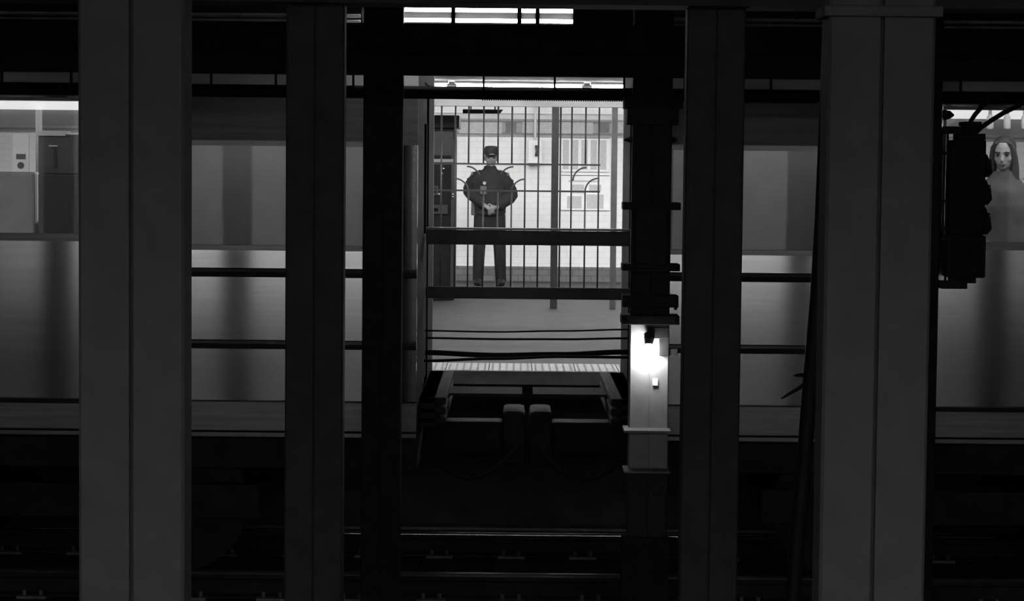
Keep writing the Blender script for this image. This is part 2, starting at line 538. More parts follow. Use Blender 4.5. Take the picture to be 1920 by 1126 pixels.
zp0, zp1 = at(960, 187, Y3 + 0.165).z, at(960, 163, Y3 + 0.165).z
t = thing('overhead_pipe', 'long black pipe hung below the girder, in front of the train', 'pipe', (0, Y3 + 0.165, (zp0 + zp1) / 2))
MB().tube([(-HW, 0, 0), (HW, 0, 0)], (zp1 - zp0) / 2, 16).build('pipe', BLACK, t, True)
for px in (5, 135, 397, 518, 663, 907, 1040, 1170, 1283, 1445, 1800):
    hx = at(px, 150, Y3 + 0.165).x
    MB().box(hx - 0.006, hx + 0.006, -0.03, -0.01, 0.02, a - (zp0 + zp1) / 2 + 0.01).build('hanger', BLACK, t)
# corrugated conduit strapped under the pipe
cc = MB()
n = 150
for i in range(n):
    xx = at(905, 190, Y3 + 0.13).x + i * 0.0125
    cc.tube([(xx - 0.004, -0.01, -0.030), (xx, -0.01, -0.030), (xx + 0.004, -0.01, -0.030)], [0.008, 0.013, 0.008], 8)
cc.build('corrugated_conduit', BLACK, t)

# ------------------------------------------------------------------ train
zt_ = lambda py, px=960: at(px, py, YT).z
D_TOP = (zt_(189, 72) + zt_(206, 1880)) / 2
D_SILL = (zt_(440, 72) + zt_(451, 1880)) / 2
D_THR = (zt_(745, 72) + zt_(764, 1850)) / 2
CAR_BOT = (zt_(802, 72) + zt_(821, 1850)) / 2
RIB1 = (zt_(516, 450) + zt_(521, 1460)) / 2
RIB2 = (zt_(650, 450) + zt_(656, 1460)) / 2
BAND = (zt_(270, 450) + zt_(278, 1460)) / 2
W_TOP = BAND - 0.012
W_BOT = (zt_(458, 450) + zt_(470, 1440)) / 2
STRIP = zt_(163)
CAR_TOP = 2.06
CAR_ROOF = 2.42


def panel(mb, x0, x1, z0, z1, holes, y0, y1):
    xs = sorted({x0, x1, *[h[0] for h in holes], *[h[1] for h in holes]})
    zs = sorted({z0, z1, *[h[2] for h in holes], *[h[3] for h in holes]})
    xs = [v for v in xs if x0 <= v <= x1]
    zs = [v for v in zs if z0 <= v <= z1]
    for xa, xb in zip(xs, xs[1:]):
        for za, zb in zip(zs, zs[1:]):
            mx, mz = (xa + xb) / 2, (za + zb) / 2
            if any(h[0] < mx < h[1] and h[2] < mz < h[3] for h in holes):
                continue
            mb.box(xa, xb, y0, y1, za, zb)


def train_car(s, xe, label):
    """s = -1 car to the left of the gap, +1 to the right; xe = its end"""
    xo = s * 9.0
    R = lambda a, b: (min(a, b), max(a, b))
    t = thing('train_car', label, 'train car', ((xe + xo) / 2, (YT + YTB) / 2, BED))
    T = Matrix.Translation(-t.location)

    def put(mb, name, m, parent=t, **k):
        mb.bm.transform(T)
        return mb.build(name, m, parent, **k)
    x0, x1 = R(xe, xo)
    door = R(s * 2.41, s * 3.71)
    door2 = R(s * 6.2, s * 7.5)
    cabw = R(xe + s * 0.16, s * 2.02)
    seatw = R(s * 4.1, s * 5.9)
    DT = D_TOP + 0.10
    segs = sorted([R(xe, s * 2.41), R(s * 3.71, s * 6.2), R(s * 7.5, xo)])
    for a_, b_ in segs:
        m = MB()
        panel(m, a_, b_, D_THR, BAND, [(*cabw, W_BOT, W_TOP), (*seatw, W_BOT - 0.1, 9)], YT, YT + 0.05)
        put(m, 'side_panel', STEEL)
    for a_, b_ in segs:
        m = MB()
        panel(m, a_, b_, BAND, STRIP - 0.02, [(*seatw, 0, BAND + 0.12)], YT + 0.004, YT + 0.05)
        put(m, 'letterboard', CAR_PAINT)
    put(MB().box(x0, x1, YT + 0.002, YT + 0.05, STRIP - 0.02, CAR_TOP), 'roof_edge', EDGE_PAINT)
    m = MB()
    for k in range(9):
        f0, f1 = k / 9, (k + 1) / 9
        a0, a1 = f0 * math.pi / 2, f1 * math.pi / 2
        q0 = (YT + 0.004 + (1 - math.cos(a0)) * 0.75, CAR_TOP + math.sin(a0) * (CAR_ROOF - CAR_TOP))
        q1 = (YT + 0.004 + (1 - math.cos(a1)) * 0.75, CAR_TOP + math.sin(a1) * (CAR_ROOF - CAR_TOP))
        m.prism([q0, q1, (q1[0], q1[1] - 0.04), (q0[0] + 0.04, q0[1] - 0.0)], 'x', x0, x1)
    m.box(x0, x1, YT + 0.75, YTB - 0.004, CAR_ROOF - 0.04, CAR_ROOF)
    put(m, 'roof', ROOF_PAINT)
    m = MB()
    panel(m, x0, x1, CAR_BOT, D_THR - 0.012, [], YT + 0.01, YT + 0.05)
    put(m, 'skirt', STEEL_DARK)
    for d in (door, door2):
        put(MB().box(d[0] - 0.02, d[1] + 0.02, YT - 0.03, YT + 0.06, D_THR - 0.025, D_THR, 0.003), 'threshold', BLACK_RUBBER)
    for z in (RIB1, RIB2):
        for a_, b_ in segs:
            m, q = MB(), MB()
            m.prism([(YT - 0.012, z - 0.015), (YT - 0.016, z - 0.008), (YT - 0.016, z + 0.006), (YT - 0.012, z + 0.012), (YT, z + 0.014), (YT, z - 0.017)], 'x', a_, b_)
            q.prism([(YT - 0.006, z + 0.030), (YT - 0.002, z + 0.036), (YT, z + 0.036), (YT, z + 0.014), (YT - 0.010, z + 0.014)], 'x', a_, b_)
            put(m, 'belt_rail', BLACK_RUBBER)['label'] = 'dark belt rail'
            put(q, 'bright_moulding', STEEL)
    m = MB()
    panel(m, x0, x1, CAR_BOT - 0.035, CAR_BOT - 0.012, [], YT + 0.004, YT + 0.06)
    put(m, 'sill_rail', STEEL_DARK)
    # underframe
    m = MB().box(x0, x1, YT + 0.25, YTB - 0.2, CAR_BOT - 0.25, D_THR - 0.06)
    put(m, 'underframe', SOOT)
    # far side, end wall, floor, ceiling
    m = MB()
    panel(m, x0, x1, CAR_BOT, CAR_ROOF, [(*door, D_SILL, D_TOP - 0.1), (*seatw, D_SILL, D_TOP - 0.1)], YTB - 0.05, YTB)
    put(m, 'far_side_panel', PANEL_MID)
    m = MB()
    ye0, ye1 = YT + 0.95, YT + 1.70
    xw = R(xe, xe + s * 0.05)
    m.box(*xw, YT + 0.05, ye0, CAR_BOT, CAR_ROOF - 0.35).box(*xw, ye1, YTB - 0.05, CAR_BOT, CAR_ROOF - 0.35)
    m.box(*xw, ye0, ye1, 1.95, CAR_ROOF - 0.1).box(*xw, YT + 0.3, YTB - 0.3, CAR_ROOF - 0.35, CAR_ROOF - 0.05)
    put(m, 'end_wall', END_PAINT)
    xd = R(xe + s * 0.01, xe + s * 0.04)
    ed = MB()
    dz0 = D_THR
    ed.box(*xd, ye0, ye1, dz0, 1.0).box(*xd, ye0, ye0 + 0.12, 1.0, 1.95).box(*xd, ye1 - 0.12, ye1, 1.0, 1.95).box(*xd, ye0, ye1, 1.7, 1.95)
    dr = put(ed, 'end_door', END_PAINT)
    xp = R(xe + s * 0.02, xe + s * 0.03)
    put(MB().box(*xp, ye0 + 0.12, ye1 - 0.12, 1.0, 1.7), 'pane', GLASS, dr)
    put(MB().box(x0 + 0.02, x1 - 0.02, YT + 0.05, YTB - 0.05, D_THR - 0.05, D_THR - 0.002), 'car_floor', CAR_FLOOR)
    put(MB().box(x0 + 0.05, x1 - 0.05, YT + 0.3, YTB - 0.05, 2.12, 2.15), 'car_ceiling', WHITE_PAINT)
    xc = s * 2.2
    put(MB().box(xc - 0.02, xc + 0.02, YT + 0.06, YTB - 0.06, D_THR, 2.12), 'cab_partition', PANEL_GREY)
    put(MB().box(*R(xe + s * 0.1, xc - s * 0.1), YT + 0.40, YT + 0.43, D_THR, 1.95), 'cab_panel', PANEL_GREY)
    # cab window with its frame
    m = MB()
    panel(m, cabw[0] - 0.03, cabw[1] + 0.03, W_BOT - 0.03, W_TOP + 0.03, [(*cabw, W_BOT, W_TOP)], YT - 0.006, YT + 0.03)
    fr = put(m, 'cab_window', STEEL_DARK)
    put(MB().box(*cabw, YT + 0.014, YT + 0.020, W_BOT, W_TOP), 'pane', GLASS, fr)
    put(MB().box(*R(xe + s * 0.3, xc - s * 0.3), YT + 0.12, YT + 0.28, 2.04, 2.08), 'cab_fill_light', emit('cab_fill_glow', CAB_FILL))
    # saloon window
    m = MB()
    panel(m, seatw[0] - 0.03, seatw[1] + 0.03, W_BOT - 0.13, BAND + 0.15, [(*seatw, W_BOT - 0.1, BAND + 0.12)], YT - 0.006, YT + 0.03)
    fr = put(m, 'saloon_window', STEEL)
    put(MB().box(*seatw, YT + 0.014, YT + 0.020, W_BOT - 0.1, BAND + 0.12), 'pane', GLASS, fr)
    # doors: two leaves each
    for d in (door, door2):
        mid = (d[0] + d[1]) / 2
        for la, lb in ((d[0], mid - 0.004), (mid + 0.004, d[1])):
            wx0, wx1 = la + 0.075, lb - 0.075
            m = MB()
            panel(m, la, lb, D_THR, DT, [(wx0, wx1, D_SILL + 0.0, D_TOP)], YT + 0.012, YT + 0.045)
            lf = put(m, 'door_leaf', STEEL)
            q = MB()
            panel(q, wx0 - 0.015, wx1 + 0.015, D_SILL - 0.045, D_TOP + 0.02, [(wx0, wx1, D_SILL, D_TOP)], YT + 0.002, YT + 0.012)
            put(q, 'window_frame', STEEL_DARK, lf)
            put(MB().box(wx0, wx1, YT + 0.024, YT + 0.030, D_SILL, D_TOP), 'pane', GLASS, lf)
    # cove lights along the far wall and over the near doors
    xi = R(xc + s * 0.05, xo - s * 0.05)
    zl0, zl1 = at(960, 214, YTB - 0.1).z, at(960, 170, YTB - 0.1).z
    put(MB().prism([(YTB - 0.06, zl0), (YTB - 0.10, zl0), (YTB - 0.22, zl1), (YTB - 0.06, zl1)], 'x', *xi), 'cove_light', emit('cove_glow', CAR_LAMP))
    put(MB().box(*xi, YT + 0.12, YT + 0.26, 2.06, 2.11), 'door_light', emit('door_glow', DOOR_LAMP))
    # coupling gear at the end
    ac = MB().box(*R(xe, xe - s * 0.10), YT + 0.45, YTB - 0.45, D_THR - 0.20, D_THR - 0.02, 0.006)
    for k in range(3):
        z = D_THR - 0.02 - k * 0.06
        ac.box(*R(xe, xe - s * 0.16), YT + 0.45, YTB - 0.45, z - 0.04, z, 0.006)
    put(ac, 'anticlimber', SOOT)
    put(MB().box(*R(xe + s * 0.2, xe - s * 0.62), 14.0, 14.45, D_THR - 0.075, D_THR - 0.06), 'step_plate', STEP)
    cp = MB().box(*R(xe, xe - s * 0.50), 14.10, 14.35, -0.38, -0.18, 0.02)
    cp.box(*R(xe - s * 0.50, xe - s * 0.640), 13.98, 14.47, -0.45, -0.10, 0.03)
    put(cp, 'coupler', SOOT)
    for yy in (13.7, 14.8):
        hz = MB()
        pts = []
        for k in range(9):
            u = k / 8
            pts.append((xe - s * 0.60 * u, yy, -0.28 - 0.2 * math.sin(u * math.pi)))
        hz.tube(pts, 0.02, 8)
        put(hz, 'air_hose', BLACK_RUBBER)
    # truck frame far below
    for xx in (2.0, 3.6):
        for yy in (13.45, 14.98):
            put(MB().tube([(s * xx, yy - 0.06, RAIL_Z + 0.42), (s * xx, yy + 0.06, RAIL_Z + 0.42)], 0.42, 24), 'wheel', SOOT)
    put(MB().box(*R(s * 1.5, s * 4.1), 13.25, 13.33, RAIL_Z + 0.35, RAIL_Z + 0.55), 'truck_frame', SOOT)
    return t


XL, XR = at(781, 600, YT).x, at(1206, 600, YT).x
train_car(-1, XL, 'brushed steel subway car left of the gap with a lit door window')
train_car(1, XR, 'brushed steel subway car right of the gap with a passenger at its door')

# barrier between the cars
YB = (YT + YTB) / 2
t = thing('car_gap_barrier', 'dark safety bars and sagging springs across the gap between the cars', 'barrier', ((XL + XR) / 2, YB, D_THR))
T0 = t.location.copy()
gx = (XR - XL) / 2
zb = lambda py: at(965, py, YB).z - T0.z
q = MB().box(-gx, gx, -0.04, 0.04, zb(459), zb(432), 0.02)
q.build('top_bar', BAR_GREY, t)
MB().box(-gx, gx, -0.045, 0.03, zb(431), zb(427), 0.002).build('bar_cap', STEEL_DARK, t)
MB().box(-gx, gx, -0.03, 0.03, zb(560), zb(538), 0.012).build('lower_bar', BAR_GREY, t)


def spring(name, pys, r, y):
    pts = [(-gx + 2 * gx * k / 32, y, 0) for k in range(33)]
    out = []
    for k, p in enumerate(pts):
        u = k / 32 * (len(pys) - 1)
        i = min(int(u), len(pys) - 2)
        f = u - i
        f = f * f * (3 - 2 * f)
        out.append((p[0], p[1], zb(pys[i] * (1 - f) + pys[i + 1] * f)))
    MB().tube(out, r, 10).build(name, BLACK_RUBBER, t, True)


spring('spring', (619, 620, 617, 613), 0.0055, -0.1)
spring('spring', (637, 638, 637, 634), 0.007, 0.1)
spring('chain', (662, 666, 663, 657), 0.017, 0.0)
spring('chain', (673, 668, 663, 663), 0.009, -0.18)

# ------------------------------------------------------------------ inside the cars
def grab_pole(px, label):
    p = at(px, 300, 15.42)
    o = MB().tube([(p.x, 15.42, at(40, 322, 15.3).z), (p.x, 15.42, at(960, 214, YTB - 0.1).z - 0.002)], 0.022, 12).build('grab_pole', PAPER, None, True)
    tag(o, label, 'pole')


grab_pole(73, 'pale vertical pole inside the left car, rising behind the notice')
pn0, pn1 = at(51, 252, 15.0), at(81, 322, 15.0)
t = thing('notice', 'white notice with a dark square and dot inside the left car', 'notice', ((pn0.x + pn1.x) / 2, 14.56, pn1.z))
f = (14.56 / 15.0)
wn, hn = (pn1.x - pn0.x) / 2, pn0.z - pn1.z
MB().box(-wn, wn, 0, 0.012, 0, hn, 0.002).build('card', PAPER, t)
MB().box(-wn * 0.55, wn * 0.6, -0.004, 0.001, hn * 0.33, hn * 0.47).build('printed_square', PAPER_DARK, t)
MB().tube([(0.0, -0.004, hn * 0.17), (0.0, 0.001, hn * 0.17)], wn * 0.42, 20).build('printed_dot', PAPER_DARK, t)
# dark door on the far side of the left car, with a lit header
pd0, pd1 = at(85, 252, 15.45), at(166, 440, 15.45)
t = thing('equipment_locker', 'two tone locker with a white strip along its top inside the left car', 'locker', ((pd0.x + pd1.x) / 2, 15.2, D_THR))
wl = (pd1.x - pd0.x) / 2
zs_ = at(110, 326, 15.2).z - D_THR
zt3 = pd0.z - D_THR
MB().box(-wl, wl, 0, 0.28, 0, zs_, 0.01).build('body', PANEL_DARK, t)
MB().box(-wl * 0.8, wl * 0.8, -0.006, 0.0, 0.2, zs_ - 0.06, 0.004).build('door', PANEL_DARK, t)
MB().box(-wl, wl, 0.02, 0.28, zs_, zt3, 0.006).build('upper_case', MACHINE_GREY, t)
MB().box(-wl * 0.98, wl * 0.25, -0.02, 0.2, zt3 - 0.012, zt3 + 0.022, 0.003).build('top_strip', PAPER, t)
MB().box(-wl * 0.5, -wl * 0.1, -0.0, 0.02, zt3 - 0.085, zt3 - 0.075, 0.002).build('handle', PAPER, t)
MB().box(-wl * 0.3, -wl * 0.15, 0.012, 0.02, zt3 - 0.23, zt3 - 0.09, 0.002).build('slot', PANEL_DARK, t)
# bench along the left car's far wall
pb0 = at(-60, 326, 15.3)
t = thing('bench_seat', 'grey bench seat against the far wall of the left car', 'seat', (pb0.x - 0.25, 15.2, D_THR))
MB().box(-0.6, 0.69, 0.16, 0.28, 0.40, at(40, 322, 15.3).z - D_THR, 0.02).build('backrest', mat('seat_grey', 0.3, 0.5, noise=0.1), t)
MB().box(-0.6, 0.69, -0.25, 0.2, 0.38, 0.45, 0.02).build('seat', MATS['seat_grey'], t)
for xx in (-0.5, 0.5):
    MB().box(xx - 0.02, xx + 0.02, -0.15, 0.15, 0, 0.38).build('leg', CHROME, t)

# grab straps in the right car
for px, lab in ((1856, 'pale grab strap nearest the signal head in the right car'), (1888, 'pale grab strap above the dark haired passenger'),
                (1921, 'pale grab strap cut by the right edge of the picture')):
    p = at(px, 242, 13.9)
    w = 0.022
    ztop = 2.116
    t = thing('grab_strap', lab, 'grab strap', (p.x, 13.9, p.z), 'grab straps in the right car')
    MB().rings([(0, 0, 0.0, 0.012, 0.01), (0, 0, 0.006, w, 0.015), (0, 0, 0.07, w, 0.015), (0, 0, 0.09, 0.012, 0.01)], 14).build('handle', PAPER, t, True)
    MB().box(-0.01, 0.01, -0.004, 0.004, 0.085, ztop - p.z).build('strap', PANEL_GREY, t)


# ------------------------------------------------------------------ people
def lerp(a, b, u):
    return tuple(a[i] + (b[i] - a[i]) * u for i in range(3))


def limb(mb, pts, rad):
    P, Rr = [], []
    for i in range(len(pts) - 1):
        for k in range(4):
            u = k / 4
            P.append(lerp(pts[i], pts[i + 1], u))
            Rr.append(rad[i] + (rad[i + 1] - rad[i]) * u)
    P.append(pts[-1])
    Rr.append(rad[-1])
    Q = list(P)
    for i in range(1, len(P) - 1):
        Q[i] = tuple((P[i - 1][j] + 2 * P[i][j] + P[i + 1][j]) / 4 for j in range(3))
    mb.tube(Q, Rr, 14)


def head(mb, k, c, yaw=0.0, tilt=0.0):
    """k scale, c chin level centre of the neck axis"""
    h = MB()
    h.rings([(0, -0.050, 0.0, 0.018, 0.022), (0, -0.038, 0.012, 0.038, 0.045), (0, -0.018, 0.04, 0.055, 0.072), (0, -0.006, 0.08, 0.066, 0.088),
             (0, 0, 0.12, 0.072, 0.094), (0, 0.003, 0.16, 0.073, 0.095), (0, 0.005, 0.195, 0.062, 0.081), (0, 0.006, 0.218, 0.036, 0.046), (0, 0.006, 0.225, 0.01, 0.012)], 24)
    h.tube([(0, -0.088, 0.112), (0, -0.102, 0.088), (0, -0.112, 0.068), (0, -0.092, 0.062)], [0.008, 0.011, 0.014, 0.012], 10)
    h.tube([(-0.022, -0.088, 0.038), (0, -0.096, 0.040), (0.022, -0.088, 0.038)], [0.006, 0.010, 0.006], 8)
    h.ball((0, -0.076, 0.012), 0.020, 0.018, 0.014)
    h.tube([(-0.05, -0.078, 0.122), (0, -0.094, 0.124), (0.05, -0.078, 0.122)], 0.008, 8)
    for s in (-1, 1):
        h.tube([(s * 0.068, 0.005, 0.12), (s * 0.082, 0.018, 0.115), (s * 0.078, 0.012, 0.08), (s * 0.066, 0.0, 0.07)], 0.011, 8)
        h.ball((s * 0.04, -0.058, 0.075), 0.024, 0.02, 0.02)
    M = Matrix.Translation(c) @ Matrix.Rotation(yaw, 4, 'Z') @ Matrix.Rotation(tilt, 4, 'X') @ Matrix.Scale(k, 4)
    h.bm.transform(M)
    me = bpy.data.meshes.new('tmp')
    h.bm.to_mesh(me)
    h.bm.free()
    mb.bm.from_mesh(me)
    bpy.data.meshes.remove(me)
    return M


def face_parts(M, parent, k):
    for s in (-1, 1):
        c = M @ Vector((s * 0.031, -0.087, 0.106))
        MB().ball(c, 0.011 * k, 0.007 * k, 0.0065 * k, 12).build('eye', EYE_DARK, parent, True)
        MB().tube([M @ Vector((s * 0.014, -0.100, 0.122)), M @ Vector((s * 0.033, -0.098, 0.128)), M @ Vector((s * 0.05, -0.084, 0.122))], 0.0042 * k, 6).build('eyebrow', HAIR, parent, True)
    MB().tube([M @ Vector((-0.022, -0.094, 0.040)), M @ Vector((0, -0.104, 0.041)), M @ Vector((0.022, -0.094, 0.040))], [0.004 * k, 0.007 * k, 0.004 * k], 8).build('mouth', LIP, parent, True)


def hand(mb, wrist, palm, out, curl, thumb_side):
    """wrist and palm points; fingers run along 'out', bending by 'curl'; thumb leaves the palm's side"""
    w, p = Vector(wrist), Vector(palm)
    d = (p - w).normalized()
    o, c, ts = Vector(out).normalized(), Vector(curl).normalized(), Vector(thumb_side).normalized()
    mb.tube([w, w + (p - w) * 0.5, p], [0.024, 0.030, 0.033], 12, flat=0.6)
    for i, L in enumerate((0.062, 0.070, 0.066, 0.052)):
        b = p + ts * (0.026 - i * 0.018) + d * 0.005
        mb.tube([b, b + o * L * 0.45, b + o * L * 0.75 + c * L * 0.25, b + o * L * 0.85 + c * L * 0.6], [0.0105, 0.0098, 0.009, 0.0075], 8)
    b = w + (p - w) * 0.45 + ts * 0.026
    mb.tube([b, b + ts * 0.018 + o * 0.02, b + ts * 0.022 + o * 0.048], [0.013, 0.0115, 0.009], 8)


# officer on the platform -----------------------------------------------------
pm = at(917, 535, 27.1)
t = thing('person', 'person in a dark padded jacket and flat cap standing behind the iron fence', 'person', (pm.x, 27.1, 0.0))
J = dict(sl=(-0.175, 0.0, 1.345), sr=(0.175, 0.0, 1.345), el=(-0.262, 0.10, 1.135), er=(0.272, 0.08, 1.085),
         wl=(-0.055, -0.185, 0.965), wr=(0.085, -0.185, 0.945), hl=(-0.095, 0, 0.86), hr=(0.095, 0, 0.86),
         kl=(-0.125, -0.02, 0.46), kr=(0.125, -0.02, 0.46), al=(-0.135, 0.015, 0.075), ar=(0.14, 0.015, 0.075))
b = MB()
HM = head(b, 1.0, Vector((0.01, -0.005, 1.435)), 0.05, 0.04)
b.tube([(0, 0.012, 1.33), (0.003, 0.008, 1.40), (0.006, 0.0, 1.47)], [0.062, 0.055, 0.052], 14)
b.rings([(0, 0, 0.80, 0.12, 0.09), (0, 0, 0.88, 0.155, 0.105), (0, 0, 0.97, 0.15, 0.10), (0, 0, 1.07, 0.14, 0.095), (0, 0, 1.2, 0.16, 0.105), (0, 0, 1.3, 0.165, 0.1), (0, 0, 1.36, 0.12, 0.075), (0, 0.005, 1.385, 0.06, 0.055)])
for s in 'lr':
    limb(b, [J['s' + s], J['e' + s], J['w' + s]], [0.056, 0.044, 0.028])
    limb(b, [J['h' + s], J['k' + s], J['a' + s]], [0.085, 0.056, 0.038])
    a_ = J['a' + s]
    b.tube([(a_[0], a_[1] + 0.03, 0.045), (a_[0], a_[1] - 0.08, 0.04), (a_[0] * 1.1, a_[1] - 0.17, 0.03)], [0.035, 0.036, 0.022], 10)
hand(b, J['wl'], (0.0, -0.215, 0.93), (0.8, 0, -0.35), (0.1, 0.7, -0.7), (0.2, -0.2, 0.9))
hand(b, J['wr'], (0.045, -0.24, 0.92), (-0.8, 0, -0.35), (-0.1, 0.5, -0.7), (-0.2, -0.2, 0.9))
b.build('body', SKIN, t, remesh=0.007)
face_parts(HM, t, 1.0)
b = MB()
b.rings([(0, 0, 0.835, 0.165, 0.125), (0, 0, 0.86, 0.185, 0.145), (0, 0, 0.93, 0.195, 0.15), (0, 0, 1.03, 0.20, 0.155), (0, 0, 1.13, 0.20, 0.155), (0, 0, 1.24, 0.205, 0.145),
         (0, 0, 1.30, 0.185, 0.125), (0, 0.004, 1.345, 0.15, 0.105), (0, 0.006, 1.385, 0.105, 0.09), (0, 0.006, 1.41, 0.08, 0.082), (0, 0.0, 1.445, 0.072, 0.075)], 28)
for s in 'lr':
    S0, E0, W0 = J['s' + s], J['e' + s], J['w' + s]
    S0 = (S0[0] * 0.9, S0[1], S0[2] - 0.045)
    limb(b, [(S0[0] * 0.55, S0[1], S0[2] + 0.035), S0, E0, lerp(E0, W0, 0.92)], [0.07, 0.084, 0.088, 0.058])
    b.tube([lerp(E0, W0, 0.85), lerp(E0, W0, 0.96)], [0.052, 0.047], 14)
for k in range(4):                       # folds of the sleeves
    u = 0.3 + 0.17 * k
    for s in 'lr':
        c = lerp(J['s' + s], J['e' + s], u)
        b.ball(c, 0.086, 0.084, 0.022)
b.build('jacket', JACKET, t, remesh=0.011)
b = MB()
b.rings([(0, 0, 0.64, 0.10, 0.075), (0, 0, 0.70, 0.155, 0.105), (0, 0, 0.78, 0.168, 0.115), (0, 0, 0.86, 0.17, 0.12), (0, 0, 0.93, 0.16, 0.115)])
for s in 'lr':
    limb(b, [J['h' + s], J['k' + s], (J['a' + s][0], J['a' + s][1], 0.05)], [0.098, 0.076, 0.066])
b.build('trousers', TROUSER, t, remesh=0.011)
for s in 'lr':
    a_ = J['a' + s]
    q = MB().tube([(a_[0], a_[1] + 0.07, 0.038), (a_[0], a_[1] + 0.02, 0.05), (a_[0], a_[1] - 0.07, 0.048), (a_[0] * 1.08, a_[1] - 0.15, 0.04), (a_[0] * 1.1, a_[1] - 0.20, 0.03)], [0.034, 0.045, 0.046, 0.045, 0.026], 14)
    q.box(a_[0] - 0.04, a_[0] + 0.04, a_[1] - 0.19, a_[1] + 0.09, 0.0, 0.03, 0.01)
    q.build('shoe', SHOE, t, remesh=0.008)
# flat topped cap with a peak
b = MB()
cz = 1.435 + 0.135
b.rings([(0.01, 0.0, cz, 0.079, 0.101), (0.01, 0.0, cz + 0.045, 0.082, 0.104), (0.012, -0.004, cz + 0.085, 0.083, 0.104), (0.014, -0.006, cz + 0.108, 0.072, 0.092), (0.014, -0.006, cz + 0.114, 0.03, 0.04)], 28)
b.build('cap', CAP, t, True)
b = MB()
b.prism([(-0.06, -0.08), (0.08, -0.08), (0.072, -0.135), (0.045, -0.165), (0.01, -0.175), (-0.025, -0.165), (-0.052, -0.135)], 'z', cz - 0.004, cz + 0.008)
b.build('cap_peak', CAP, t)
# badge, radio, belt pouch
MB().tube([(-0.065, -0.150, 1.235), (-0.065, -0.162, 1.235)], 0.02, 16).build('badge', BADGE, t)
MB().box(-0.115, -0.04, -0.168, -0.14, 1.10, 1.20, 0.006).build('chest_pocket', PATCH, t)
MB().box(-0.225, -0.165, -0.05, 0.06, 0.845, 1.02, 0.012).build('belt_pouch', PATCH, t)
MB().rings([(0, 0, 0.868, 0.190, 0.148), (0, 0, 0.90, 0.196, 0.153)], 28).build('belt', BLACK_RUBBER, t)


